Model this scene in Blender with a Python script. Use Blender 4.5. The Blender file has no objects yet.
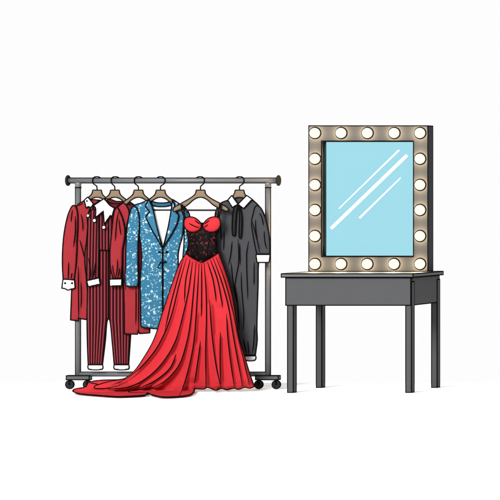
import bpy, math, random
import numpy as np
from mathutils import Vector, Matrix
from mathutils.geometry import delaunay_2d_cdt

random.seed(4)
S = 0.007            # metres per photo pixel on the plane y = 0
CX, CD, CZ = 8.4, 22.0, 1.43
ZP = 393.0           # photo row of the floor at y = 0
scene = bpy.context.scene

# ------------------------------------------------------------ camera, world, light
cd = bpy.data.cameras.new('camera')
cam = bpy.data.objects.new('camera', cd)
scene.collection.objects.link(cam)
cam.location = (CX, -CD, CZ)
cam.rotation_euler = (math.radians(90), 0, 0)
cd.sensor_width = 36
W = 500 * S
cd.lens = 36 * CD / W
cd.shift_x = (0 - CX) / W
cd.shift_y = ((ZP - 250) * S - CZ) / W
cd.clip_end = 500
scene.camera = cam

world = bpy.data.worlds.new("World")
scene.world = world
world.use_nodes = True
bg = world.node_tree.nodes['Background']
bg.inputs[0].default_value = (0.985, 0.985, 0.985, 1)
bg.inputs[1].default_value = 1.0

ld = bpy.data.lights.new('studio_softbox', 'AREA')
ld.shape = 'DISK'
ld.size = 6.5
ld.energy = 5600
ld.color = (1, 0.995, 0.985)
lamp = bpy.data.objects.new('studio_softbox', ld)
scene.collection.objects.link(lamp)
lamp.location = (-1.8, -14.8, 7.2)
lamp.rotation_euler = (Vector((0, 0, 0.9)) - lamp.location).to_track_quat('-Z', 'Y').to_euler()

scene.view_settings.view_transform = 'Standard'
scene.view_settings.look = 'None'
scene.view_settings.exposure = 0
scene.view_settings.gamma = 1

col = scene.collection
F = 3.1             # light falling on a front-facing surface, in units of the white surround

# ------------------------------------------------------------ materials
def lin(c):
    c = c / 255
    return c / 12.92 if c <= 0.04045 else ((c + 0.055) / 1.055) ** 2.4

def alb(rgb):
    return tuple(min(0.9, lin(c) / F) for c in rgb) + (1,)

def mat(name, rgb, rough=0.9, metal=0.0, spec=0.0, albedo=None, vary=0.0, bump=0.0, bscale=900):
    m = bpy.data.materials.new(name)
    m.use_nodes = True
    nt = m.node_tree
    b = nt.nodes['Principled BSDF']
    c = albedo if albedo else alb(rgb)
    b.inputs['Base Color'].default_value = c
    b.inputs['Roughness'].default_value = rough
    b.inputs['Metallic'].default_value = metal
    b.inputs['Specular IOR Level'].default_value = spec
    tc = nt.nodes.new('ShaderNodeTexCoord')
    if vary:
        n = nt.nodes.new('ShaderNodeTexNoise')
        n.inputs['Scale'].default_value = 9
        n.inputs['Detail'].default_value = 3
        r = nt.nodes.new('ShaderNodeMapRange')
        r.inputs['To Min'].default_value = 1 - vary
        r.inputs['To Max'].default_value = 1 + vary
        mx = nt.nodes.new('ShaderNodeVectorMath')
        mx.operation = 'SCALE'
        mx.inputs[0].default_value = c[:3]
        nt.links.new(tc.outputs['Object'], n.inputs['Vector'])
        nt.links.new(n.outputs['Fac'], r.inputs['Value'])
        nt.links.new(r.outputs[0], mx.inputs['Scale'])
        nt.links.new(mx.outputs[0], b.inputs['Base Color'])
    if bump:
        n = nt.nodes.new('ShaderNodeTexNoise')
        n.inputs['Scale'].default_value = bscale
        bp = nt.nodes.new('ShaderNodeBump')
        bp.inputs['Strength'].default_value = bump
        bp.inputs['Distance'].default_value = 0.002
        nt.links.new(tc.outputs['Object'], n.inputs['Vector'])
        nt.links.new(n.outputs['Fac'], bp.inputs['Height'])
        nt.links.new(bp.outputs[0], b.inputs['Normal'])
    return m

INK = mat('black_trim', (0, 0, 0), albedo=(0.0035, 0.003, 0.003, 1), rough=1)
M = dict(
    red=mat('red_cloth', (192, 62, 70), vary=0.06, bump=0.15),
    satin=mat('scarlet_satin', (250, 60, 70), vary=0.05, rough=0.7, spec=0.05),
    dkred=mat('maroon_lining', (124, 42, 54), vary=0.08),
    white=mat('white_cotton', (255, 255, 255), albedo=(0.44, 0.44, 0.44, 1)),
    grey=mat('charcoal_cloth', (90, 91, 95), vary=0.06, bump=0.2),
    ribbon=mat('black_ribbon', (38, 38, 40), rough=0.6, spec=0.1),
    wood=mat('beech_wood', (168, 147, 121), vary=0.1, rough=0.6),
    steel=mat('grey_steel', (134, 135, 139), rough=0.45, spec=0.4, metal=0.0),
    dsteel=mat('dark_steel', (96, 97, 100), rough=0.5, spec=0.3),
    rubber=mat('black_rubber', (58, 58, 58), rough=0.8),
    paint=mat('grey_paint', (99, 100, 102), vary=0.04, rough=0.7, spec=0.1),
    top=mat('grey_table_paint', (122, 123, 126), vary=0.04, rough=0.6, spec=0.15),
    frame=mat('grey_brown_frame', (98, 100, 105), vary=0.05, rough=0.8),
    blue2=mat('blue_lining', (58, 122, 158), vary=0.05),
    bar=mat('dark_rod', (70, 66, 66), rough=0.6),
    tan=mat('tan_cloth', (176, 130, 112)),
    streak=mat('white_glint_and_lining', (250, 253, 255), albedo=(0.8, 0.85, 0.86, 1)),  # white of the painted mirror reflections, also used for the jacket lining
    floor=mat('white_floor', (255, 255, 255), albedo=(0.94, 0.94, 0.94, 1)),
)

# mirror glass: blue-tinted mirror
m = bpy.data.materials.new('blue_mirror_glass'); m.use_nodes = True
b = m.node_tree.nodes['Principled BSDF']
b.inputs['Base Color'].default_value = (lin(163), lin(222), lin(237), 1)
b.inputs['Metallic'].default_value = 0.995
b.inputs['Roughness'].default_value = 0.06
M['glass'] = m

# bulbs
m = bpy.data.materials.new('lit_bulb_glass'); m.use_nodes = True
b = m.node_tree.nodes['Principled BSDF']
nt = m.node_tree; nt.nodes.remove(b)
em = nt.nodes.new('ShaderNodeEmission'); em.inputs['Color'].default_value = (1, 0.985, 0.90, 1); em.inputs['Strength'].default_value = 1.25
tr = nt.nodes.new('ShaderNodeBsdfTransparent'); tr.inputs['Color'].default_value = (1, 1, 1, 1)
ms = nt.nodes.new('ShaderNodeMixShader'); ms.inputs[0].default_value = 0.75
nt.links.new(tr.outputs[0], ms.inputs[1]); nt.links.new(em.outputs[0], ms.inputs[2])
nt.links.new(ms.outputs[0], nt.nodes['Material Output'].inputs['Surface'])
M['bulb'] = m
GLOW = 12.5          # light of one bulb

def speckle(name, base, fleck, s1, thr1, s2, thr2, gate=0.5, rough=0.6, extra=None):
    """cloth scattered with irregular sequins of two sizes"""
    m = bpy.data.materials.new(name); m.use_nodes = True
    nt = m.node_tree; N = nt.nodes.new; L = nt.links.new
    bs = nt.nodes['Principled BSDF']
    bs.inputs['Roughness'].default_value = rough
    bs.inputs['Specular IOR Level'].default_value = 0.05
    tc = N('ShaderNodeTexCoord')
    no = N('ShaderNodeTexNoise'); no.inputs['Scale'].default_value = 90; no.inputs['Detail'].default_value = 2
    L(tc.outputs['Object'], no.inputs['Vector'])
    sub = N('ShaderNodeVectorMath'); sub.operation = 'SUBTRACT'; sub.inputs[1].default_value = (.5, .5, .5)
    L(no.outputs['Color'], sub.inputs[0])
    sc = N('ShaderNodeVectorMath'); sc.operation = 'SCALE'; sc.inputs['Scale'].default_value = 0.022
    L(sub.outputs[0], sc.inputs[0])
    ad = N('ShaderNodeVectorMath'); ad.operation = 'ADD'
    L(tc.outputs['Object'], ad.inputs[0]); L(sc.outputs[0], ad.inputs[1])
    fl = N('ShaderNodeVectorMath'); fl.operation = 'MULTIPLY'; fl.inputs[1].default_value = (1, 0, 1)
    L(ad.outputs[0], fl.inputs[0])
    def layer(scale, thr, g):
        v = N('ShaderNodeTexVoronoi'); v.inputs['Scale'].default_value = scale
        L(fl.outputs[0], v.inputs['Vector'])
        sp = N('ShaderNodeSeparateColor'); L(v.outputs['Color'], sp.inputs[0])
        rr = N('ShaderNodeMath'); rr.operation = 'MULTIPLY'; rr.inputs[1].default_value = thr
        L(sp.outputs[0], rr.inputs[0])
        lt = N('ShaderNodeMath'); lt.operation = 'LESS_THAN'; L(v.outputs['Distance'], lt.inputs[0]); L(rr.outputs[0], lt.inputs[1])
        gt = N('ShaderNodeMath'); gt.operation = 'GREATER_THAN'; gt.inputs[1].default_value = g; L(sp.outputs[1], gt.inputs[0])
        mu = N('ShaderNodeMath'); mu.operation = 'MULTIPLY'; L(lt.outputs[0], mu.inputs[0]); L(gt.outputs[0], mu.inputs[1])
        return mu
    a = layer(s1, thr1, gate); c = layer(s2, thr2, gate * 0.8)
    mxm = N('ShaderNodeMath'); mxm.operation = 'MAXIMUM'; L(a.outputs[0], mxm.inputs[0]); L(c.outputs[0], mxm.inputs[1])
    mix = N('ShaderNodeMix'); mix.data_type = 'RGBA'
    mix.inputs['A'].default_value = alb(base); mix.inputs['B'].default_value = alb(fleck)
    L(mxm.outputs[0], mix.inputs['Factor']); L(mix.outputs['Result'], bs.inputs['Base Color'])
    return m

M['sequin'] = speckle('blue_sequin_cloth', (60, 136, 174), (214, 243, 249), 50, 0.55, 92, 0.5, 0.40)
M['lapel'] = speckle('blue_lapel_cloth', (70, 140, 180), (208, 240, 247), 30, 0.40, 60, 0.36, 0.6)
M['lace'] = speckle('black_lace', (12, 2, 4), (136, 48, 58), 58, 0.5, 110, 0.46, 0.6)

def stripes(name, dark, light, line):
    """pinstripes running along the cloth: u counts the stripes"""
    m = bpy.data.materials.new(name); m.use_nodes = True
    nt = m.node_tree; N = nt.nodes.new; L = nt.links.new
    bs = nt.nodes['Principled BSDF']; bs.inputs['Roughness'].default_value = 0.9
    bs.inputs['Specular IOR Level'].default_value = 0
    uv = N('ShaderNodeUVMap'); sp = N('ShaderNodeSeparateXYZ'); L(uv.outputs[0], sp.inputs[0])
    fr = N('ShaderNodeMath'); fr.operation = 'FRACT'; L(sp.outputs[0], fr.inputs[0])
    cr = N('ShaderNodeValToRGB'); cr.color_ramp.interpolation = 'CONSTANT'
    e = cr.color_ramp.elements
    e[0].position = 0; e[0].color = alb(line)
    e[1].position = 0.20; e[1].color = alb(light)
    x = e.new(0.63); x.color = alb(line)
    x = e.new(0.74); x.color = alb(dark)
    L(fr.outputs[0], cr.inputs[0]); L(cr.outputs[0], bs.inputs['Base Color'])
    return m
M['stripe'] = stripes('maroon_pinstripe', (82, 28, 36), (172, 74, 82), (20, 5, 8))

# ------------------------------------------------------------ helpers
def P(px, py, y=0.0):
    """a point at depth y seen at photo pixel (px, py)"""
    X = (px - 250) * S; Z = (ZP - py) * S
    k = (CD + y) / CD
    return Vector((CX + (X - CX) * k, y, CZ + (Z - CZ) * k))

def PN(px, py, y):
    X = (px - 250) * S; Z = (ZP - py) * S
    k = (CD + y) / CD
    return np.stack([CX + (X - CX) * k, y, CZ + (Z - CZ) * k], 1)

class MB:
    def __init__(self):
        self.v = []; self.f = []; self.mi = []; self.uv = {}; self.sm = []
    def add(self, verts, faces, mi=0, smooth=True, uvs=None):
        o = len(self.v)
        if uvs is not None:
            for i, u in enumerate(uvs): self.uv[o + i] = u
        self.v += [tuple(p) for p in verts]
        self.f += [tuple(i + o for i in f) for f in faces]
        self.mi += [mi] * len(faces); self.sm += [smooth] * len(faces)
    def tube(self, pts, r, mi=0, n=8, taper=False, closed=False):
        pts = [Vector(p) for p in pts]
        N = len(pts)
        if N < 2: return
        rs = r if isinstance(r, (list, tuple)) else [r] * N
        if taper:
            rs = [rs[i] * min(1, 0.45 + 3 * min(i, N - 1 - i) / max(1, N - 1)) for i in range(N)]
        vs = []; up = None
        for i in range(N):
            if closed: t = pts[(i + 1) % N] - pts[i - 1]
            else: t = pts[min(i + 1, N - 1)] - pts[max(i - 1, 0)]
            if t.length < 1e-9: t = Vector((0, 0, 1))
            t.normalize()
            if up is None:
                up = Vector((0, -1, 0)) if abs(t.y) < 0.9 else Vector((1, 0, 0))
            a = (up - t * up.dot(t))
            if a.length < 1e-6: a = t.orthogonal()
            a.normalize(); up = a
            b_ = t.cross(a)
            for k in range(n):
                q = 2 * math.pi * k / n
                vs.append(pts[i] + (a * math.cos(q) + b_ * math.sin(q)) * rs[i])
        fs = []
        for i in range(N if closed else N - 1):
            j = (i + 1) % N
            for k in range(n):
                l = (k + 1) % n
                fs.append((i * n + k, i * n + l, j * n + l, j * n + k))
        if not closed:
            fs.append(tuple(range(n - 1, -1, -1))); fs.append(tuple((N - 1) * n + k for k in range(n)))
        self.add(vs, fs, mi)
    def box(self, x0, x1, y0, y1, z0, z1, mi=0, ink=0.0, bev=0.0):
        if ink and not bev: bev = ink * 0.5
        b = bev
        if b:
            # box with chamfered vertical and horizontal edges: three nested slabs
            import bmesh
            bm = bmesh.new(); bmesh.ops.create_cube(bm, size=1)
            for v in bm.verts:
                v.co = ((x0 + x1) / 2 + v.co.x * (x1 - x0), (y0 + y1) / 2 + v.co.y * (y1 - y0), (z0 + z1) / 2 + v.co.z * (z1 - z0))
            bmesh.ops.bevel(bm, geom=bm.edges[:], offset=b, segments=2, affect='EDGES', profile=0.5)
            bm.verts.ensure_lookup_table()
            self.add([v.co.copy() for v in bm.verts], [[v.index for v in f.verts] for f in bm.faces], mi, False)
            bm.free()
        else:
            v = [(x, y, z) for x in (x0, x1) for y in (y0, y1) for z in (z0, z1)]
            self.add(v, [(0, 1, 3, 2), (4, 6, 7, 5), (0, 4, 5, 1), (2, 3, 7, 6), (0, 2, 6, 4), (1, 5, 7, 3)], mi, False)
        if ink: self.boxink(x0, x1, y0, y1, z0, z1, ink)
    def boxink(self, x0, x1, y0, y1, z0, z1, r, mi=1):
        q = r * 0.45
        x0 += q; x1 -= q; y0 += q; y1 -= q; z0 += q; z1 -= q
        for y in (y0, y1):
            for z in (z0, z1): self.tube([(x0, y, z), (x1, y, z)], r, mi, 8)
            for x in (x0, x1): self.tube([(x, y, z0), (x, y, z1)], r, mi, 8)
        for x in (x0, x1):
            for z in (z0, z1): self.tube([(x, y0, z), (x, y1, z)], r, mi, 8)
        for x in (x0, x1):
            for y in (y0, y1):
                for z in (z0, z1): self.ball((x, y, z), r, mi, 6, 8)
    def ball(self, c, r, mi=0, nu=16, nv=24, sc=(1, 1, 1)):
        vs = [(c[0], c[1], c[2] + r * sc[2])]; fs = []
        for i in range(1, nu):
            th = math.pi * i / nu
            for j in range(nv):
                ph = 2 * math.pi * j / nv
                vs.append((c[0] + r * sc[0] * math.sin(th) * math.cos(ph), c[1] + r * sc[1] * math.sin(th) * math.sin(ph), c[2] + r * sc[2] * math.cos(th)))
        vs.append((c[0], c[1], c[2] - r * sc[2]))
        last = len(vs) - 1
        for j in range(nv):
            k = (j + 1) % nv
            fs.append((0, 1 + j, 1 + k))
            for i in range(nu - 2):
                a = 1 + i * nv
                fs.append((a + j, a + nv + j, a + nv + k, a + k))
            a = 1 + (nu - 2) * nv
            fs.append((a + j, last, a + k))
        self.add(vs, fs, mi)
    def lathe(self, c, axis, prof, mi=0, n=40):
        """prof: list of (offset along axis, radius)"""
        ax = Vector(axis).normalized(); a = ax.orthogonal().normalized(); b_ = ax.cross(a)
        vs = []; fs = []
        for (t, r) in prof:
            for k in range(n):
                q = 2 * math.pi * k / n
                vs.append(Vector(c) + ax * t + (a * math.cos(q) + b_ * math.sin(q)) * r)
        for i in range(len(prof) - 1):
            for k in range(n):
                l = (k + 1) % n
                fs.append((i * n + k, i * n + l, (i + 1) * n + l, (i + 1) * n + k))
        fs.append(tuple(range(n - 1, -1, -1))); fs.append(tuple((len(prof) - 1) * n + k for k in range(n)))
        self.add(vs, fs, mi)
    def build(self, name, mats, parent=None, origin=None):
        me = bpy.data.meshes.new(name)
        O = Vector((0, 0, 0))
        if origin is not None: O = Vector(origin)
        elif parent is not None: O = root_loc(parent)
        me.from_pydata([tuple(Vector(p) - O) for p in self.v], [], self.f)
        if not isinstance(mats, (list, tuple)): mats = [mats]
        for m_ in mats: me.materials.append(m_)
        me.polygons.foreach_set('material_index', self.mi)
        me.polygons.foreach_set('use_smooth', self.sm)
        if self.uv:
            ul = me.uv_layers.new(name='UVMap')
            for lp in me.loops:
                ul.data[lp.index].uv = self.uv.get(lp.vertex_index, (0, 0))
        me.update()
        o = bpy.data.objects.new(name, me)
        col.objects.link(o)
        if parent is not None: o.parent = parent
        if origin is not None:
            o.location = O - (root_loc(parent) if parent is not None else Vector((0, 0, 0)))
        return o

def root_loc(o):
    L_ = Vector((0, 0, 0))
    while o is not None:
        L_ += o.location; o = o.parent
    return L_

def thing(name, loc, label, cat, group=None):
    o = bpy.data.objects.new(name, None)
    o.empty_display_size = 0.1
    col.objects.link(o); o.location = loc
    o['label'] = label; o['category'] = cat
    if group: o['group'] = group
    return o

def curve(pts, step=1.0, closed=False):
    """smooth line through pixel points; a third value 1 marks a corner"""
    n = len(pts); out = []
    p = [np.array(q[:2], float) for q in pts]; cor = [len(q) > 2 and q[2] for q in pts]
    def tan(i, side):
        a = p[i - 1] if (closed or i > 0) else None
        b_ = p[(i + 1) % n] if (closed or i < n - 1) else None
        if cor[i] or a is None or b_ is None:
            if side > 0: return b_ - p[i]
            return p[i] - a
        return None
    for i in range(n if closed else n - 1):
        j = (i + 1) % n
        d = np.linalg.norm(p[j] - p[i])
        t0 = tan(i, 1); t1 = tan(j, -1)
        if t0 is None:
            v = p[j] - p[i - 1]; t0 = v / (np.linalg.norm(v) + 1e-9) * d
        if t1 is None:
            v = p[(j + 1) % n] - p[i]; t1 = v / (np.linalg.norm(v) + 1e-9) * d
        m_ = max(1, int(round(d / step)))
        for k in range(m_):
            t = k / m_
            out.append((2*t**3-3*t**2+1)*p[i] + (t**3-2*t**2+t)*t0 + (-2*t**3+3*t**2)*p[j] + (t**3-t**2)*t1)
    if not closed: out.append(p[-1])
    return np.array(out)

def dist_poly(Q, line, closed=False):
    """distance, signed side, arclength fraction to a polyline"""
    A = line; B = np.roll(line, -1, 0)
    if not closed: A = A[:-1]; B = B[:-1]
    D = B - A; L2 = (D ** 2).sum(1) + 1e-12
    best = np.full(len(Q), 1e9); side = np.ones(len(Q)); tt = np.zeros(len(Q))
    M_ = len(A)
    for i in range(M_):
        w = Q - A[i]
        t = np.clip((w @ D[i]) / L2[i], 0, 1)
        e = w - t[:, None] * D[i]
        d = np.hypot(e[:, 0], e[:, 1])
        m_ = d < best
        best[m_] = d[m_]
        side[m_] = np.sign(D[i][0] * w[m_, 1] - D[i][1] * w[m_, 0]) * -1
        tt[m_] = (i + t[m_]) / M_
    return best, side, tt

RI = 0.0043
class Cloth:
    """an inflated piece of cloth: outline in photo pixels, hung at depth yd"""
    def __init__(self, outline, yd, tf=0.012, tb=0.004, R=4.0, folds=(), step=1.1, base=None, flip=False, holdfloor=False, foldgain=None):
        self.out = curve(outline, 1.0, True)
        self.yd = yd; self.tf = tf; self.tb = tb; self.R = R; self.step = step; self.base = base
        self.folds = [(curve(f[0], 2.0), f[1], f[2]) for f in folds]
        self.holdfloor = holdfloor; self.foldgain = foldgain
    def yb(self, Q):
        return self.base(Q) if self.base else np.full(len(Q), self.yd)
    def prof(self, d):
        return np.sqrt(np.maximum(0, 1 - (1 - np.minimum(d / self.R, 1)) ** 2))
    def front(self, Q):
        Q = np.asarray(Q, float)
        d, _, _ = dist_poly(Q, self.out, True)
        y = self.yb(Q) - self.tf * self.prof(d)
        edge = np.minimum(d / 2.5, 1)
        h = np.zeros(len(Q))
        for line, w, amp in self.folds:
            dd, s, t = dist_poly(Q, line)
            L_ = len(line) * 2.0
            fade = np.clip(np.minimum(t, 1 - t) * L_ / 7 + 0.15, 0, 1)
            steep = np.clip(1 - dd / w, 0, 1); steep = steep * steep * (3 - 2 * steep) * .5 + steep * .5
            wide = np.clip(1 - dd / (2.2 * w), 0, 1) ** 1.5
            h = np.maximum(h, np.where(s > 0, steep, wide) * amp * fade)
        if self.foldgain is not None: h = h * self.foldgain(Q)
        y = y - h * edge
        if self.holdfloor:
            y = np.minimum(y, floor_y(Q[:, 1], 0.016))
        return y
    def back(self, Q, d):
        y = self.yb(Q) + self.tb * self.prof(d)
        if self.holdfloor:
            y = np.minimum(y, floor_y(Q[:, 1], 0.006))
        return y
    def make(self, mb, mi=0, uvfn=None):
        out = self.out
        x0, y0 = out.min(0); x1, y1 = out.max(0)
        gx = np.arange(x0, x1, self.step); gy = np.arange(y0, y1, self.step)
        G = np.array([(x + (0.5 * self.step if j % 2 else 0), y) for j, y in enumerate(gy) for x in gx])
        # inside test
        inside = np.zeros(len(G), bool)
        n = len(out)
        for i in range(n):
            a = out[i]; b_ = out[(i + 1) % n]
            c = ((a[1] > G[:, 1]) != (b_[1] > G[:, 1]))
            with np.errstate(divide='ignore', invalid='ignore'):
                xi = (b_[0] - a[0]) * (G[:, 1] - a[1]) / (b_[1] - a[1]) + a[0]
            inside ^= c & (G[:, 0] < xi)
        G = G[inside]
        if len(G):
            d, _, _ = dist_poly(G, out, True)
            G = G[d > 0.55 * self.step]
        V2 = [Vector(p) for p in out] + [Vector(p) for p in G]
        r = delaunay_2d_cdt(V2, [(i, (i + 1) % n) for i in range(n)], [list(range(n))], 1, 1e-5)
        vv = np.array([tuple(v) for v in r[0]]); ff = [list(f) for f in r[2]]
        d, _, _ = dist_poly(vv, out, True)
        bd = d < 1e-3
        yf = self.front(vv); ybk = self.back(vv, d)
        ym = np.minimum(self.yb(vv), floor_y(vv[:, 1], 0.014)) if self.holdfloor else self.yb(vv)
        yf = np.where(bd, ym, yf)
        A = PN(vv[:, 0], vv[:, 1], yf); B = PN(vv[:, 0], vv[:, 1], ybk)
        nv = len(vv); idx = {}
        verts = list(A)
        for i in range(nv):
            if bd[i]: idx[i] = i
            else:
                idx[i] = len(verts); verts.append(B[i])
        faces = []
        for f in ff:
            a, b_, c = f
            area = (vv[b_][0] - vv[a][0]) * (vv[c][1] - vv[a][1]) - (vv[b_][1] - vv[a][1]) * (vv[c][0] - vv[a][0])
            if area > 0: f = f[::-1]
            # front faces look to -y
            faces.append(tuple(f))
            g = [idx[i] for i in f][::-1]
            if set(g) != set(f): faces.append(tuple(g))
        uvs = None
        if uvfn is not None:
            u = uvfn(vv); uvs = [(0, 0)] * len(verts)
            for i in range(nv):
                uvs[i] = tuple(u[i]); uvs[idx[i]] = tuple(u[i])
        mb.add(verts, faces, mi, True, uvs)
        return self
    def rim(self, mb, r=RI, mi=1, off=0.004):
        line = self.out
        ym = np.minimum(self.yb(line), floor_y(line[:, 1], 0.018)) if self.holdfloor else self.yb(line)
        q = PN(line[:, 0], line[:, 1], ym - off)
        mb.tube(q, r, mi, 6, closed=True)
    def stroke(self, mb, pts, r=RI * .92, mi=1, off=0.001, taper=True):
        line = curve(pts, 1.2)
        y = self.front(line) - off
        mb.tube(PN(line[:, 0], line[:, 1], y), r, mi, 6, taper=taper)

def floor_y(py, h):
    """depth at which the sight line of row py is h above the floor"""
    Z = (ZP - np.asarray(py, float)) * S
    k = np.where(Z < CZ - 0.2, (CZ - h) / np.maximum(CZ - Z, 1e-3), 99)
    return CD * k - CD

def cloth_part(name, parent, m_, outline, yd, folds=(), strokes=(), uvfn=None, rim=True, rr=RI, extra=None, **kw):
    if 'foldgain' not in kw: kw['foldgain'] = lambda Q: np.full(len(Q), 1.5)
    c = Cloth(outline, yd, folds=folds, **kw)
    mb = MB()
    c.make(mb, 0, uvfn)
    if rim: c.rim(mb, rr)
    for f in folds:
        if len(f) < 4 or f[3]: c.stroke(mb, f[0])
    for s in strokes: c.stroke(mb, s)
    if extra: extra(mb, c)
    o = mb.build(name, [m_, INK], parent)
    return o

# ------------------------------------------------------------ floor
mb = MB()
mb.add([(-7, -9.5, 0), (7, -9.5, 0), (7, 1.15, 0), (-7, 1.15, 0)], [(0, 1, 2, 3)], 0, False)
fl = mb.build('floor', M['floor']); fl['kind'] = 'structure'

# ------------------------------------------------------------ dressing table
TZ = 0.8365
tx0, tx1, TD = 0.2485, 1.127, 0.62
table = thing('dressing_table', ((tx0 + tx1) / 2, TD / 2, 0), 'grey wooden dressing table on four square legs under the bulb-lit mirror', 'table')
IK = 0.0042
zb = TZ - 0.027
mb = MB(); mb.box(tx0 - 0.024, tx1 + 0.022, -0.022, TD + 0.022, zb, TZ, ink=IK)
mb.build('tabletop', [M['top'], INK], table)
za = (ZP - 305.5) * S
mb = MB(); mb.box(tx0, tx1, -0.002, 0.022, za, zb - 0.001, ink=IK)
mb.build('drawer_front', [M['paint'], INK], table)
mb = MB(); mb.box(tx1 - 0.024, tx1, 0.022, TD, za, zb - 0.001, ink=IK)
mb.build('side_panel', [M['paint'], INK], table)
mb = MB(); mb.box(tx0, tx0 + 0.024, 0.022, TD, za, zb - 0.001, ink=IK)
mb.build('side_panel', [M['paint'], INK], table)
mb = MB(); mb.box(tx0 + 0.024, tx1 - 0.024, TD - 0.024, TD, za, zb - 0.001, ink=IK)
mb.build('back_panel', [M['paint'], INK], table)
lw, lt = 0.043, 0.062
mb = MB(); mb.box(0, lw, 0, lt, 0.001, zb - 0.03, ink=IK)
for q in (0.25,):
    mb.tube([(lw * 0.97, lt * q, 0.004), (lw * 0.97, lt * q, za)], 0.001, 1, 6)
leg0 = mb.build('leg', [M['paint'], INK], table, origin=(0, 0, 0))
first = True
for (lx, ly) in ((tx0 + 0.011, 0.003), (tx1 - lw + 0.003, 0.003), (tx0 + 0.011, TD - lt + 0.003), (tx1 - lw + 0.003, TD - lt + 0.003)):
    l = leg0 if first else leg0.copy()
    if not first:
        col.objects.link(l); l.parent = table
    first = False
    l.location = Vector((lx, ly, 0)) - table.location

# ------------------------------------------------------------ mirror
YM, MD = 0.45, 0.112
def XM(px, y=YM): return P(px, 250, y).x
def ZM(py, y=YM): return P(250, py, y).z
mirror = thing('vanity_mirror', (XM(368), YM + MD / 2, TZ), 'tall framed mirror ringed with eighteen lit round bulbs, standing on the grey table', 'mirror')
fx0, fx1, fz0, fz1 = XM(308.5), XM(428), TZ + 0.001, ZM(125.6)
gx0, gx1, gz0, gz1 = XM(321.5), XM(413.5), ZM(256.7), ZM(141)
mb = MB()
# frame as a profile swept round: front face, inner wall, outer wall, closed behind
def ringv(x0, x1, z0, z1, y): return [(x0, y, z0), (x1, y, z0), (x1, y, z1), (x0, y, z1)]
v = ringv(fx0, fx1, fz0, fz1, YM) + ringv(gx0, gx1, gz0, gz1, YM) + ringv(gx0, gx1, gz0, gz1, YM + MD - 0.01) + ringv(fx0, fx1, fz0, fz1, YM + MD)
f = []
for i in range(4):
    j = (i + 1) % 4
    f += [(i, j, 4 + j, 4 + i), (4 + i, 4 + j, 8 + j, 8 + i), (12 + j, 12 + i, 0 + i, 0 + j)]
f.append((12, 13, 14, 15)[::-1])
mb.add(v, [tuple(x[::-1]) for x in f], 0, False)
mb.boxink(fx0, fx1, YM, YM + MD, fz0, fz1, IK)
for y in (YM,):
    c = ringv(gx0, gx1, gz0, gz1, y)
    for i in range(4): mb.tube([c[i], c[(i + 1) % 4]], IK, 1, 8)
mb.build('frame', [M['frame'], INK], mirror)
YG = YM + 0.042
mb = MB(); mb.box(gx0 + .001, gx1 - .001, YG, YG + 0.006, gz0 + .001, gz1 - .001)
mb.build('glass', [M['glass']], mirror)
glass = [o for o in bpy.data.objects if o.name == 'glass'][0]
mb = MB()
c = ringv(gx0 + .003, gx1 - .003, gz0 + .003, gz1 - .003, YG)
for i in range(4): mb.tube([c[i], c[(i + 1) % 4]], IK * 0.9, 0, 8)
mb.build('glass_edge', [INK], mirror)
# mirror reflections painted on as thin white streaks across the glass
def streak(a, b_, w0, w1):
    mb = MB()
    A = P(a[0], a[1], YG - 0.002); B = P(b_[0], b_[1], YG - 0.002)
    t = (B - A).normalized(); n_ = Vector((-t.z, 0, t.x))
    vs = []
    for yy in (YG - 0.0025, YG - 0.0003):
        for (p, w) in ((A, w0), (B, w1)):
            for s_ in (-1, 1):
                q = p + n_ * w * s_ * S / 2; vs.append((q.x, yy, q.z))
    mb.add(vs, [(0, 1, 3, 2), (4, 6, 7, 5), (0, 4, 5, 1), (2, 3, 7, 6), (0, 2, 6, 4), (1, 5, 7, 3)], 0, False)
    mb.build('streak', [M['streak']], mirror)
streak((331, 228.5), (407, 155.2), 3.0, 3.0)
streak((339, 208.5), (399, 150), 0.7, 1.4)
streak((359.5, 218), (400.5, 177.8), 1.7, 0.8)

bulb_px = [(x, 133) for x in (314.7, 340.9, 367.2, 394, 419.8)] + [(x, 264) for x in (314.7, 340.8, 367, 393.8, 419.8)] + \
          [(x, y) for y in (158.8, 184.9, 210, 236) for x in (314.7, 419.8)]
mb = MB(); mb.ball((0, 0, 0), 0.0362, 0, 24, 36)
bulb0 = mb.build('bulb', [M['bulb']], mirror, origin=(0, 0, 0))
mb = MB(); mb.lathe((0, 0, 0), (0, -1, 0), [(-0.003, 0.0438), (0.0012, 0.0438), (0.0018, 0.0430), (0.0018, 0.032), (0.0008, 0.030)], 0, 40)
sock0 = mb.build('socket', [INK], bulb0, origin=(0, 0, 0)); sock0.location = (0, 0.010, 0)
gl = bpy.data.lights.new('bulb_glow', 'POINT')
gl.energy = GLOW; gl.color = (1, 0.72, 0.36); gl.shadow_soft_size = 0.004
glow0 = bpy.data.objects.new('bulb_glow', gl); col.objects.link(glow0); glow0.parent = bulb0; glow0.location = (0, -0.021, 0)
for i, (px, py) in enumerate(bulb_px):
    b_ = bulb0
    if i:
        b_ = bulb0.copy(); col.objects.link(b_); b_.parent = mirror
        s_ = sock0.copy(); col.objects.link(s_); s_.parent = b_
        g_ = glow0.copy(); col.objects.link(g_); g_.parent = b_
    b_.location = P(px, py, YM - 0.010) - mirror.location

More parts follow.
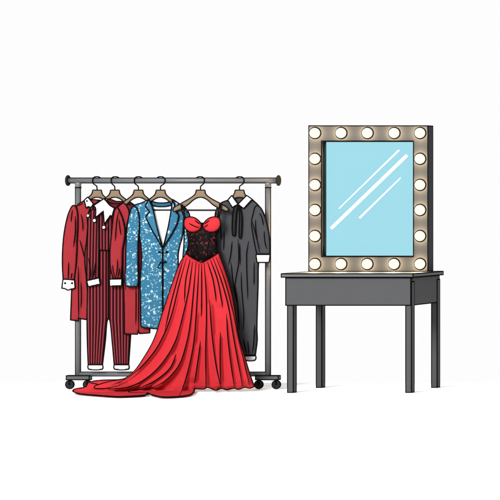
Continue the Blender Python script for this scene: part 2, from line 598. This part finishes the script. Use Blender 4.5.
# ------------------------------------------------------------ clothes rack
RY = 0.40
kR = (CD + RY) / CD
rack = thing('clothes_rack', P(173, 389.4, RY), 'grey steel clothes rail on wheels holding six costumes', 'clothes rack')
rack.location.z = 0
zr = P(0, 180.5, RY).z; rr_ = 2.35 * S
xl, xr = P(68, 0, RY).x, P(278.5, 0, RY).x
mb = MB()
mb.lathe((xl, RY, zr), (1, 0, 0), [(0, rr_), (xr - xl, rr_)], 0, 32)
for s_ in (-1, 1):
    mb.tube([(xl, RY, zr + s_ * rr_), (xr, RY, zr + s_ * rr_)], 0.0050, 1, 8)
mb.build('rail', [M['steel'], INK], rack)
for x in (xl, xr):
    mb = MB()
    mb.lathe((x - 0.008, RY, zr), (1, 0, 0), [(0, 0.020), (0.001, 0.034), (0.004, 0.038), (0.012, 0.038), (0.015, 0.034), (0.016, 0.020)], 0, 40)
    mb.build('end_knob', [M['rubber']], rack)
zfoot_t = P(0, 375.4, RY).z; zfoot_b = P(0, 379.8, RY).z
for px in (78.2, 268.2):
    x = P(px, 0, RY).x; r = 2.45 * S
    mb = MB()
    zt = zr - rr_ * 0.8
    mb.lathe((x, RY, zfoot_t), (0, 0, 1), [(0, r), (zt - zfoot_t, r)], 0, 32)
    # black lines down both sides, at the height seen from the front
    for s_ in (-1, 1):
        mb.tube([(x + s_ * r * 0.97, RY - 0.003 + s_ * 0.003, zfoot_t), (x + s_ * r * 0.97, RY - 0.003 + s_ * 0.003, zt)], 0.0042, 1, 8)
    mb.build('post', [M['steel'], INK], rack)
    mb = MB()
    zc = P(0, 187.5, RY).z
    mb.lathe((x, RY, zc), (0, 0, 1), [(0, r * 1.05), (0.001, r * 1.18), (zt - zc - 0.004, r * 1.18), (zt - zc, r * 1.05)], 0, 32)
    ring = [(x + r * 1.18 * math.cos(a / 24 * 2 * math.pi), RY + r * 1.18 * math.sin(a / 24 * 2 * math.pi), zc) for a in range(24)]
    mb.tube(ring, 0.0035, 1, 6, closed=True)
    mb.build('pipe_joint', [M['steel'], INK], rack)
# lower crossbar
zc = P(0, 374, RY).z
mb = MB()
mb.lathe((P(80, 0, RY).x, RY, zc), (1, 0, 0), [(0, 0.0135), (P(266.5, 0, RY).x - P(80, 0, RY).x, 0.0135)], 0, 24)
for s_ in (-1, 1):
    mb.tube([(P(80, 0, RY).x, RY, zc + s_ * 0.0135), (P(266.5, 0, RY).x, RY, zc + s_ * 0.0135)], 0.0042, 1, 8)
mb.build('crossbar', [M['steel'], INK], rack)
caster0 = None
for (a, b_) in ((67.3, 90.7), (256.3, 279.5)):
    mb = MB()
    mb.box(P(a, 0, RY).x, P(b_, 0, RY).x, RY - 0.022, RY + 0.022, zfoot_b, zfoot_t, ink=0.0042, bev=0.006)
    mb.build('foot', [M['dsteel'], INK], rack)
    for px in (a + 2.7, b_ - 3.0):
        x = P(px, 0, RY).x
        if caster0 is None:
            mb = MB(); mb.lathe((0, -0.009, 0), (0, 1, 0), [(0, 0.018), (0.0005, 0.026), (0.004, 0.0315), (0.016, 0.0315), (0.018, 0.026), (0.0185, 0.012)], 0, 36)
            ring = [(0.030 * math.cos(t / 30 * 2 * math.pi), -0.007, 0.030 * math.sin(t / 30 * 2 * math.pi)) for t in range(30)]
            mb.tube(ring, 0.003, 1, 6, closed=True)
            mb.lathe((0, -0.012, 0), (0, 1, 0), [(0, 0.004), (0.003, 0.006)], 1, 16)
            caster0 = mb.build('caster', [M['rubber'], INK], rack, origin=(0, 0, 0))
            mb = MB(); mb.box(-0.007, 0.007, -0.014, 0.014, 0.0, 0.036, bev=0.002)
            fork0 = mb.build('fork', [INK], caster0, origin=(0, 0, 0))
            cst = caster0
        else:
            cst = caster0.copy(); col.objects.link(cst); cst.parent = rack
            fk = fork0.copy(); col.objects.link(fk); fk.parent = cst
        cst.location = Vector((x, RY, 0.0345)) - rack.location

# ------------------------------------------------------------ hangers
def hanger(cx, cross, side, yg, label, k=0.72, bar=None):
    """side = +1 when the hook passes in front of the rail to the right of the neck"""
    t = thing('coat_hanger', P(cx, 190, yg), label, 'hanger', 'wooden hangers on the rail')
    def X(d, y): return (cx + (d if abs(d) <= 7 else math.copysign(7 + (abs(d) - 7) * k, d)), y)
    def Y(d, y): return 196 + (y - 196) * (1 if abs(d) <= 7 else (0.6 + 0.4 * k) if k < 1 else 1)
    o = [(-4.2, 190, 1), (4.4, 190, 1), (5.6, 194.3), (11, 198.6), (21, 204.0), (27.6, 208.3), (27.6, 211), (25, 211.2), (13.5, 205.6), (6, 199.4), (0, 197.4), (-6, 199.4),
         (-13.5, 205.6), (-24, 211.2), (-27, 211.2), (-27.2, 208.3), (-20, 203.6), (-11.5, 198.8), (-5.6, 194.3)]
    pts = []
    for q in o:
        xx, yy = X(q[0], q[1])
        pts.append((xx, Y(q[0], q[1])) + tuple(q[2:]))
    cloth_part('hanger_body', t, M['wood'], pts, yg, tf=0.007, tb=0.007, R=1.6, rr=0.0038)
    mb = MB()
    yb_ = bar or Y(24, 210.2)
    w = (X(24, 0)[0] - cx)
    mb.tube([P(cx - w, yb_, yg), P(cx + w, yb_, yg)], 0.0062, 0, 12)
    mb.build('trouser_bar', [M['bar']], t)
    mb = MB()
    s = side; c = cross
    A = [(cx, 190.5, yg), (cx, 187.5, yg), (cx + s * .6, 185.8, yg), (c - s * .8, 183.8, (yg + RY - .024) / 2), (c, 181.8, RY - .0235), (c, 179.3, RY - .0235),
         (c - s * 1.0, 177.5, RY - .016), (c - s * 3.2, 176.7, RY - .002), (c - s * 6, 176.9, RY + .010), (c - s * 8.4, 178.2, RY + .0215)]
    # smooth it
    pts3 = [P(*q) for q in A]; sm = []
    for i in range(len(pts3) - 1):
        p0 = pts3[max(i - 1, 0)]; p1 = pts3[i]; p2 = pts3[i + 1]; p3 = pts3[min(i + 2, len(pts3) - 1)]
        for q in range(5):
            u = q / 5
            sm.append(0.5 * ((2 * p1) + (p2 - p0) * u + (2 * p0 - 5 * p1 + 4 * p2 - p3) * u * u + (3 * p1 - p0 - 3 * p2 + p3) * u ** 3))
    sm.append(pts3[-1])
    mb.tube(sm, 0.0043, 0, 10)
    mb.build('hook', [INK], t)
    return t

hanger(97.0, 92.7, -1, 0.376, 'wooden hanger with the dark red coat, first from the left end of the rail')
hanger(114.8, 111.2, -1, 0.350, 'wooden hanger with the pinstriped jester suit, between the two red coats')
hanger(138.4, 134.4, -1, 0.322, 'wooden hanger with the red coat behind the blue sequinned jacket')
hanger(160.5, 164.8, 1, 0.290, 'wooden hanger inside the collar of the blue sequinned jacket', bar=210)
hanger(200.5, 204.2, 1, 0.232, 'wide wooden hanger carrying the red gown by its thin straps', k=1.0)
hanger(239.5, 243.8, 1, 0.301, 'wooden hanger under the white collar of the grey robe', k=0.42)

# ------------------------------------------------------------ 1: red coat with dotted cuff
g1 = thing('red_coat', P(78, 321, 0.37), 'red coat with black-dotted white collar and cuff at the left end of the rail', 'coat', 'costumes on the rail')
Y1 = 0.372
cloth_part('coat_body', g1, M['red'], [(84, 200.8, 1), (92, 199.5), (100, 201), (104, 206, 1), (98, 240), (92, 300), (87, 319.8, 1), (78.5, 318.5, 1), (78, 321, 1), (70.5, 320, 1), (71.6, 290), (73, 240), (73, 214), (78, 204.5)], Y1,
    tf=0.008, tb=0.003, folds=[([(81, 214), (82.5, 222), (83, 231)], 2.5, .007), ([(78.3, 205.8), (83, 203.2)], 1.5, .003), ([(79.8, 240), (82.5, 250), (84.6, 258)], 2.5, .007),
    ([(78.2, 266), (78.4, 290), (78.6, 318)], 3, .008), ([(81.0, 282), (81.3, 297), (81, 308)], 2.5, .006)],
    strokes=[[(86.5, 216), (88, 235), (85, 256), (86, 275), (88, 300)]])
cloth_part('back_neck', g1, M['dkred'], [(90, 200.4), (95, 199.9), (101, 200.6), (104, 204), (96, 205), (90, 204)], Y1 + 0.002, tf=0.006, tb=0.002)
cloth_part('sleeve', g1, M['red'], [(73.8, 205.2), (69.5, 211), (66.6, 220), (64, 234), (62.6, 250), (62.4, 266), (63.1, 279.5, 1), (74.3, 280, 1), (75.8, 268), (76.8, 252), (77.4, 236), (78, 222), (77, 210)], Y1 - 0.012,
    tf=0.012, tb=0.004, R=4, folds=[([(72.5, 210), (71.6, 216), (71.2, 222)], 2.5, .006), ([(75.3, 216), (75.2, 232), (73.5, 247)], 2.5, .006), ([(68.7, 262), (68.4, 271), (68.2, 279)], 2, .006), ([(72, 273), (71, 278.5)], 1.8, .004)])
def dots(cs):
    def ex(mb, c):
        for (x, y, r) in cs:
            yy = float(c.front([(x, y)])[0]) - 0.001
            p = P(x, y, yy); mb.ball(p, r * S, 1, 10, 14, (1, 0.35, 1))
    return ex
cloth_part('cuff', g1, M['white'], [(63, 279.2, 1), (74.4, 279.9, 1), (75.2, 288.4, 1), (71.5, 289), (68.2, 290.2), (65, 288.8), (61.8, 288.3, 1)], Y1 - 0.018, tf=0.009, R=2.5,
    extra=dots([(65.1, 283.2, 1.1), (72, 283.2, 1.1)]))
cloth_part('collar', g1, M['white'], [(84.2, 200.2, 1), (87.8, 196.9, 1), (93.4, 203.8, 1), (91, 208, 1), (88.4, 206.6), (86.2, 208.3, 1)], Y1 - 0.016, tf=0.006, R=2, extra=dots([(86.9, 201, .95), (88.8, 207, .9)]))

# ------------------------------------------------------------ 2: pinstriped jester suit
g2 = thing('jester_suit', P(108, 369, 0.345), 'maroon pinstriped jester suit with jagged white collar hung between the two red coats', 'costume', 'costumes on the rail')
Y2 = 0.346
def uvx(Q): return np.stack([(Q[:, 0] - 87) / 3.1, Q[:, 1] / 3.1], 1)
def uv_legl(Q):
    y = np.clip((Q[:, 1] - 320) / 45, 0, 1); l = 87 + y * 1; r = 107 - 4.6 * y
    return np.stack([(Q[:, 0] - l) / (r - l) * 6.2, Q[:, 1]], 1)
def uv_legr(Q):
    y = np.clip((Q[:, 1] - 320) / 45, 0, 1); l = 110 + y * 4.4; r = 131 - 2.2 * y
    return np.stack([(Q[:, 0] - l) / (r - l) * 6.2, Q[:, 1]], 1)
cloth_part('trouser_leg', g2, M['stripe'], [(88.5, 249), (108.6, 249, 1), (108.5, 318, 1), (107, 322), (105.5, 340), (102.5, 365, 1), (88.2, 365, 1), (87.4, 345), (87, 320), (87.6, 285)], Y2 + .002, tf=0.014, tb=0.004, R=5, uvfn=uv_legl)
cloth_part('trouser_leg', g2, M['stripe'], [(108.4, 249, 1), (131, 249), (131.4, 320), (130.4, 340), (128.7, 365, 1), (114.2, 365, 1), (112.2, 342), (110, 321), (108.3, 318, 1)], Y2 + .002, tf=0.014, tb=0.004, R=5, uvfn=uv_legr)
cloth_part('trouser_cuff', g2, M['white'], [(88.2, 364.8, 1), (102.6, 364.8, 1), (103, 367), (102.2, 369.4), (89, 369.4), (87.9, 367)], Y2 - .004, tf=0.01, R=2)
cloth_part('trouser_cuff', g2, M['white'], [(114.2, 364.8, 1), (128.8, 364.8, 1), (129.3, 367), (128.4, 369.4), (115, 369.4), (113.8, 367)], Y2 - .004, tf=0.01, R=2)
cloth_part('tunic', g2, M['stripe'], [(90, 208, 1), (100, 201), (108, 204), (114, 208.4), (120, 204, 1), (128, 214), (126, 250.6, 1), (98, 250.6, 1), (88, 250, 1), (87.6, 230), (88.3, 214)], Y2 - 0.010, tf=0.008, tb=0.003,
    uvfn=uvx, folds=[([(98.3, 222), (99, 236), (98.5, 250)], 2.5, .007)], strokes=[[(108.5, 226), (108.6, 250)], [(98.6, 250.4), (109, 250.6)]])
cloth_part('back_neck', g2, M['dkred'], [(105, 199.6), (110, 199.2), (116, 201.2), (123, 202.2), (121, 206), (114, 208.4), (108, 205)], Y2 + 0.003, tf=0.006, tb=0.002, strokes=[[(106, 200), (110, 202.6), (117, 203.6), (122, 202.8)]])
cloth_part('sleeve', g2, M['stripe'], [(88, 214, 1), (93, 209), (97.6, 213), (98.9, 226), (99, 245), (98.6, 262), (98.5, 278, 1), (87.3, 280.6, 1), (85.4, 270), (84.8, 256), (86.6, 240), (87.6, 228)], Y2 - 0.022, tf=0.010, tb=0.003, R=4,
    uvfn=lambda Q: np.stack([(Q[:, 0] - 85 + (Q[:, 1] - 220) * .02) / 3.0, Q[:, 1]], 1), folds=[([(88.5, 258), (90.5, 270), (91, 278)], 2, .005), ([(95.5, 262), (94.5, 270), (93.5, 277)], 2, .005)])
cloth_part('cuff', g2, M['white'], [(86.8, 280.6, 1), (99.1, 277.9, 1), (100.2, 284.1, 1), (88.1, 286.8, 1)], Y2 - 0.030, tf=0.006, R=2)
cloth_part('jester_collar', g2, M['white'], [(103.8, 198.7, 1), (91, 207.2, 1), (94.6, 206.6), (95.8, 210.5), (95.3, 217.8, 1), (103.3, 211.2, 1), (104.3, 224.2, 1), (110.4, 215.4, 1), (112, 216.4, 1), (114.3, 208.2, 1), (109.5, 205), (106.5, 201.5)], Y2 - 0.034, tf=0.005, R=2)
def bell(px, py, r=1.55):
    mb = MB(); p = P(px, py, Y2 - 0.042); mb.ball(p, r * S, 0, 14, 18, (1, .8, 1))
    ring = [P(px + (r + .25) * math.cos(t / 20 * 2 * math.pi), py + (r + .25) * math.sin(t / 20 * 2 * math.pi), Y2 - 0.041) for t in range(20)]
    mb.tube(ring, 0.0034, 1, 6, closed=True)
    mb.build('bell', [M['white'], INK], g2)
bell(94.5, 220.5); bell(103.9, 227.4); bell(88, 215.6, 1.3)

# ------------------------------------------------------------ 3: red coat behind the blue jacket
g3 = thing('red_coat', P(136, 334, 0.31), 'plain red coat with white cuff hanging behind the blue sequinned jacket', 'coat', 'costumes on the rail')
Y3 = 0.316
cloth_part('coat_body', g3, M['red'], [(116.4, 208, 1), (123.2, 202.4, 1), (126, 204.6, 1), (135.5, 205), (150, 206), (155, 214), (152, 240), (151, 300), (149.8, 333, 1), (139.6, 333.8, 1), (138.4, 331, 1), (137.6, 334.4, 1), (124.4, 333.8, 1), (124, 300), (122.5, 260), (121, 235), (118, 218)], Y3,
    tf=0.009, tb=0.003, folds=[([(138.4, 240), (138.6, 290), (138.4, 332)], 3, .008), ([(136, 286), (136, 305), (135.8, 325)], 3.2, .008)],
    strokes=[[(125.2, 203.8), (129, 212), (127, 224), (126, 229.5)], [(124.3, 230), (127, 230)], [(126.2, 229), (126.5, 250), (125.5, 290)]])
cloth_part('back_collar', g3, M['dkred'], [(126, 204.4, 1), (135.4, 204.8, 1), (129.7, 211.6, 1)], Y3 - 0.011, tf=0.004, tb=0.001, R=2)
cloth_part('sleeve', g3, M['red'], [(117.2, 207.8), (114.6, 210.5), (113, 220), (111.4, 235), (110, 250), (109.9, 262), (111.2, 272), (113.6, 278.6, 1), (120.9, 278.4, 1), (122, 266), (122.6, 250), (124.6, 238), (124.9, 229), (122.6, 218.5), (119.5, 211)], Y3 - 0.016, tf=0.012, tb=0.004,
    folds=[([(118.4, 212), (116.6, 222), (115.6, 235), (115.2, 241)], 2.5, .007), ([(119, 219), (119.6, 226), (121, 235)], 2.5, .006), ([(117.4, 259), (117.3, 268), (116, 277)], 2.2, .007), ([(112.6, 265), (113.4, 272), (115.5, 277.5)], 2, .005), ([(119.4, 268), (118.8, 273), (117.8, 277.5)], 2, .005)])
cloth_part('cuff', g3, M['white'], [(109.4, 279.2, 1), (121.8, 278.9, 1), (121.6, 285.8, 1), (109.6, 286.2, 1)], Y3 - 0.026, tf=0.006, R=2)

# ------------------------------------------------------------ 4: blue sequinned jacket
g4 = thing('sequinned_jacket', P(161, 328, 0.28), 'long blue jacket speckled with pale sequins, left of the red gown', 'jacket', 'costumes on the rail')
Y4 = 0.285
cloth_part('lining', g4, M['streak'], [(151, 204.5, 1), (172.5, 204.5, 1), (169.5, 222), (162.6, 248, 1), (155, 225)], Y4 + 0.012, tf=0.003, tb=0.003, rim=False)
cloth_part('collar_stand', g4, M['blue2'], [(150.5, 200.6, 1), (156, 202.4), (162, 202.9), (168, 202.2), (172.6, 200.4, 1), (172.2, 205, 1), (166, 206.6), (158, 206.7), (152, 205.6, 1)], Y4 + 0.006, tf=0.004, tb=0.003, R=2)
cloth_part('coat_front', g4, M['sequin'], [(148.4, 199.4, 1), (152.5, 207.6), (157, 227), (162.7, 248, 1), (162.8, 328.5, 1), (156, 328.9), (148, 328), (142, 327.2), (140.8, 325, 1), (140.6, 305), (140.3, 280), (141.6, 262), (141.4, 250), (139.4, 236), (137, 215), (134.2, 206.2), (141, 203), (146, 200.8)], Y4 - .004,
    tf=0.012, tb=0.004, folds=[([(162.2, 250), (162.4, 290), (162.6, 326)], 2.5, .005)])
cloth_part('coat_front', g4, M['sequin'], [(172.6, 199.4, 1), (176, 201.4), (181, 205.4), (184, 211), (183.6, 224), (182.4, 237), (179.8, 246), (178.2, 257), (180, 290), (183, 327, 1), (163, 328.5, 1), (163, 248, 1), (168.2, 226), (171.6, 207)], Y4 - .002,
    tf=0.012, tb=0.004)
cloth_part('sleeve', g4, M['sequin'], [(134, 206.2), (130.4, 211), (127.4, 225), (126, 244), (125.5, 266), (125.2, 284.2), (128, 286.6), (134, 286.8), (137.8, 285), (138, 266), (138.2, 240), (139.5, 224), (138, 211)], Y4 - 0.016, tf=0.013, tb=0.004, R=5)
cloth_part('sleeve', g4, M['sequin'], [(180.6, 205.4), (186, 208.6), (189.6, 215), (191, 232), (191, 262), (190, 284), (181, 285), (182.8, 258), (184, 242), (183.6, 224)], Y4 + 0.006, tf=0.010, tb=0.004)
cloth_part('lapel', g4, M['lapel'], [(148.6, 199, 1), (145.2, 206.4, 1), (149.4, 211.8, 1), (145.5, 217, 1), (151.5, 229), (162.2, 247.8, 1), (157, 227), (152.4, 207.6)], Y4 - 0.022, tf=0.004, tb=0.002, R=2)
cloth_part('lapel', g4, M['lapel'], [(172.5, 199, 1), (174.6, 205.8, 1), (174.2, 209, 1), (178.8, 215.4, 1), (176.6, 224.6), (163.4, 247.8, 1), (168, 227), (171.5, 207)], Y4 - 0.022, tf=0.004, tb=0.002, R=2)
mb = MB()
def button(px, py, r=1.25):
    mb = MB(); p = P(px, py, Y4 - 0.021); mb.ball(p, r * S, 0, 10, 16, (1.15, .5, .85))
    return mb
for (x, y) in ((159.2, 252), (166.8, 252), (160.7, 262.4), (165.2, 262)):
    mb = button(x, y, 1.25 if x > 165 else 1.0)
    x2 = 162.8
    mb.tube([P(x, y, Y4 - .019), P((x + x2) / 2, y + .9, Y4 - .021), P(x2, y + .2, Y4 - .021)], 0.003, 0, 6)
    mb.build('toggle', [INK], g4)
mb = MB()
mb.tube([P(q[0], q[1], Y4 - .021) for q in [(160.7, 262.4), (159, 265), (157.4, 268), (160.4, 267.5)]], 0.0034, 0, 6)
mb.tube([P(q[0], q[1], Y4 - .021) for q in [(163, 270.8), (165.6, 271.2)]], 0.0036, 0, 6)
mb.build('frog_cord', [INK], g4)

# ------------------------------------------------------------ 6: grey robe
g6 = thing('grey_robe', P(240, 360, 0.34), 'charcoal grey robe with white collar and black neck ribbon, right of the red gown', 'robe', 'costumes on the rail')
Y6 = 0.302
def st6(pts): return (pts, 2.2, .006)
cloth_part('robe_body', g6, M['grey'], [(228, 200, 1), (233, 204), (238, 205.4), (245, 203.6), (252, 199.2, 1), (259, 206), (263, 214), (264, 230), (261, 250), (258.6, 264), (258.2, 285), (257.4, 310), (257, 330), (257.3, 340), (255.4, 355.6, 1), (240, 355.6, 1), (236, 340), (231, 330), (226, 300), (217, 262), (216.4, 245), (215.4, 225), (215.6, 212), (220.5, 203.4)], Y6, tf=0.013, tb=0.004, R=5,
    folds=[st6([(224.2, 231), (223.7, 250)]), st6([(232.2, 241), (230.6, 255), (228.6, 265)]), st6([(238, 239), (238.6, 262), (235, 285), (236, 300)]), st6([(248.6, 241), (246.6, 255), (247.8, 299)]),
           st6([(241.2, 272), (241.6, 288), (243.8, 315), (243.4, 330)]), st6([(254.2, 262), (254, 285)]), st6([(235.6, 287), (237.8, 305), (239.4, 330)]), st6([(231, 262), (233.4, 284), (237, 302)]),
           st6([(254.6, 325), (253.8, 340), (252.6, 353)]), st6([(247.8, 341), (249, 354)]), st6([(220.5, 224), (221.5, 240)]), st6([(243.5, 339), (246.6, 354)]), st6([(239.6, 243), (240.2, 265)])])
cloth_part('back_neck', g6, M['grey'], [(232.5, 198), (239, 196.6), (246, 198), (243, 203.6), (238, 205), (234, 203)], Y6 + 0.004, tf=0.004, tb=0.002, R=2)
cloth_part('sleeve', g6, M['grey'], [(256, 206), (253.4, 213), (251.6, 222), (253, 235), (256.8, 254.4, 1), (270, 254.4, 1), (269.8, 240), (267.8, 227), (264.4, 215), (260, 207)], Y6 - 0.014, tf=0.012, tb=0.004,
    folds=[st6([(255.6, 219.5), (255.6, 228), (257.4, 241)]), st6([(259.4, 213), (262, 218), (263.4, 225.5)]), st6([(264.2, 231), (264.6, 240), (266.6, 249)]), st6([(252.6, 222), (256, 236), (258.5, 246), (259.6, 252.5)])])
cloth_part('cuff', g6, M['white'], [(256, 254.5, 1), (270.2, 254.5, 1), (269.2, 262.6, 1), (257, 262.6, 1)], Y6 - 0.020, tf=0.007, R=2)
cloth_part('leg_cuff', g6, M['white'], [(242.4, 355.8, 1), (255.8, 355.8, 1), (256, 358.5), (254.4, 360.6), (246, 360.6), (243.4, 358.6)], Y6 - 0.006, tf=0.008, R=2)
cloth_part('collar', g6, M['white'], [(227.8, 199.9, 1), (231.8, 195.4, 1), (237.9, 204.2, 1), (232.3, 207.6, 1)], Y6 - 0.020, tf=0.004, R=2)
cloth_part('collar', g6, M['white'], [(246.6, 195.3, 1), (252.2, 199.2, 1), (243.6, 208.6, 1), (237.9, 204.2, 1)], Y6 - 0.020, tf=0.004, R=2)
mb = MB()
c1 = Cloth([(236.6, 205, 1), (234, 208), (232.4, 218), (232.5, 235.2), (234.8, 235.8), (235.6, 225), (236.6, 212), (238, 206, 1)], Y6 - 0.024, tf=0.004, tb=0.002, R=1.5)
c1.make(mb); c1.rim(mb)
c1 = Cloth([(238.2, 205.5, 1), (239.4, 212), (239, 236.6), (240.4, 238.6), (241.6, 232), (242, 218), (240.8, 210), (239.4, 205, 1)], Y6 - 0.024, tf=0.004, tb=0.002, R=1.5)
c1.make(mb); c1.rim(mb)
mb.ball(P(238, 205.4, Y6 - 0.026), 0.010, 1, 10, 14)
mb.build('neck_ribbon', [M['ribbon'], INK], g6)

# ------------------------------------------------------------ 5: red gown
g5 = thing('red_gown', P(205, 389, 0.15), 'long scarlet ball gown with black lace bodice and train spread on the floor', 'gown', 'costumes on the rail')
YD = 0.222
def skirt_base(Q):
    x, y = Q[:, 0], Q[:, 1]
    t = np.clip((y - 255) / 133, 0, 1.1)
    y0 = YD - 0.10 * t
    # the train comes forward on the left
    tr = np.clip((185 - x) / 90, 0, 1) * np.clip((y - 330) / 50, 0, 1)
    return y0 - 0.16 * tr
def fg(Q):
    return 0.55 + 1.0 * np.clip((Q[:, 1] - 265) / 80, 0, 1) + 4.5 * np.clip((Q[:, 1] - 384) / 8, 0, 1)
FA = .030
sk = [
 [(183.5, 259), (177, 281), (170.5, 305), (164.8, 331)],
 [(186.5, 258), (179, 285), (170.5, 318), (158.5, 345), (144, 364), (128, 378), (112, 385)],
 [(190, 260), (185.6, 281), (184.4, 303)],
 [(181.6, 320), (175, 342), (163, 362), (148, 377), (130, 386.5), (108, 389)],
 [(192.5, 262), (188.6, 290), (183, 315), (177.5, 336)],
 [(176.2, 354), (170, 368), (156, 380), (140, 388)],
 [(196, 262), (193.6, 290), (190, 325), (186, 345), (179, 365), (166, 380), (152, 388)],
 [(199, 264), (197, 300), (194, 340), (189, 367), (183, 387), (179.5, 395.5)],
 [(201.6, 264), (201.6, 290), (201.4, 317)],
 [(200.5, 341), (198, 360), (194.5, 383)],
 [(204, 263), (206, 290), (206.4, 318), (205.6, 350), (206, 388)],
 [(207.5, 262), (213, 280), (216.4, 302)],
 [(210.5, 260), (217.5, 280), (222.8, 308)],
 [(213, 258), (221, 280), (228, 305), (234, 340), (242.5, 386.5)],
 [(226.4, 314), (228, 340), (231, 365), (234.5, 387.5)],
 [(220.4, 332), (220, 355), (220.6, 384)],
 [(209.5, 300), (212, 335), (216, 365), (220.6, 387)],
 [(216, 257), (224.6, 280), (232, 308), (240, 345), (249.4, 385)],
]
skf = [(l, 4.8, FA) for l in sk]
skirt_out = [(186.2, 253.2, 1), (194, 258.5), (202, 262.6, 1), (210, 258), (218.6, 252.2, 1), (225.4, 272), (232, 295), (239, 337), (245.6, 360), (250.5, 376), (254.4, 386.6, 1),
    (249.6, 388.2), (245, 387.3), (238.4, 389.4), (234, 388.2), (227, 389.8), (221.4, 388.4), (216, 390.2), (207.4, 387.4), (204, 389), (195, 388.8, 1),
    (193, 393), (189, 395), (179.5, 396.3), (162, 396.8), (152, 394.6), (147.5, 392.9), (145.8, 394.8), (132, 396), (116, 396.4), (95, 395), (80, 393.6), (74, 392), (72.6, 390.6), (76, 388.8), (86, 386.6), (88.6, 382.6), (100, 380.4), (118, 379.8, 1), (125, 378.3),
    (134, 371.4), (142.6, 359.6), (153.8, 339.8), (162.2, 314), (171.8, 285), (180.2, 262.6)]
cloth_part('skirt', g5, M['satin'], skirt_out, YD, folds=skf, base=skirt_base, foldgain=fg, tf=0.05, tb=0.03, R=22, step=1.0, holdfloor=True,
    strokes=[[(126, 379), (112, 381), (99, 384.4), (94, 387.2), (99, 388.6), (112, 387.4), (128, 382)], [(90, 382.8), (98, 384.2)], [(147, 392.6), (131, 392.8), (128.6, 391.6), (138, 389.4), (156, 388)]])
def bod_uv(Q): return Q / 10
cloth_part('bodice', g5, M['lace'], [(185.6, 222, 1), (192, 224), (202, 223, 1), (212, 224), (219.4, 222, 1), (218.8, 230), (216.2, 238), (216, 246), (218.8, 252.6, 1), (210.4, 258.8), (202, 263.8, 1), (193.6, 258.8), (185.8, 253.4, 1), (188, 247), (188.3, 239), (186.4, 230)], YD - 0.008, tf=0.035, tb=0.01, R=12,
    strokes=[[(194.4, 232), (196, 245), (198, 259)], [(210, 232), (208.6, 245), (206.6, 259)]])
cloth_part('cup', g5, M['satin'], [(184.2, 220.5), (186.5, 217.6), (191.5, 216.9), (196.5, 218.8), (201, 223.4), (201.6, 226.5), (199, 230.4), (194, 232.2), (188, 231), (184.4, 226.6)], YD - 0.036, tf=0.03, tb=0.01, R=10, strokes=[[(195, 220.6), (199.6, 224)], [(189, 223.4), (195, 226.4), (199, 227.6)]])
cloth_part('cup', g5, M['satin'], [(220.2, 220.5), (218, 217.4), (213, 216.9), (208, 218.8), (203.6, 223.4), (202.8, 226.5), (205.4, 230.4), (210.4, 232.2), (216.4, 231), (220, 226.6)], YD - 0.036, tf=0.03, tb=0.01, R=10, strokes=[[(209.4, 220.4), (204.6, 224)], [(204.4, 227.4), (208, 224.6)]])
for side in (0, 1):
    mb = MB()
    pts = [(181.6, 204.6), (182.8, 210), (184.6, 217), (185.8, 222)] if not side else [(220.4, 204), (219.8, 210), (218.4, 217), (217.6, 222)]
    ys = [YD + .014, YD - 0.010, YD - .022, YD - .02]
    ys[0] = YD - 0.002
    o_ = [(p[0] - .95, p[1], 1 if i in (0, 3) else 0) for i, p in enumerate(pts)] + [(p[0] + .95, p[1], 1 if i in (0, 3) else 0) for i, p in list(enumerate(pts))[::-1]]
    o_ = [tuple(q) for q in o_]
    cloth_part('strap', g5, M['lace'], o_, YD - 0.010, tf=0.004, tb=0.004, R=1, rr=0.003, step=0.8)
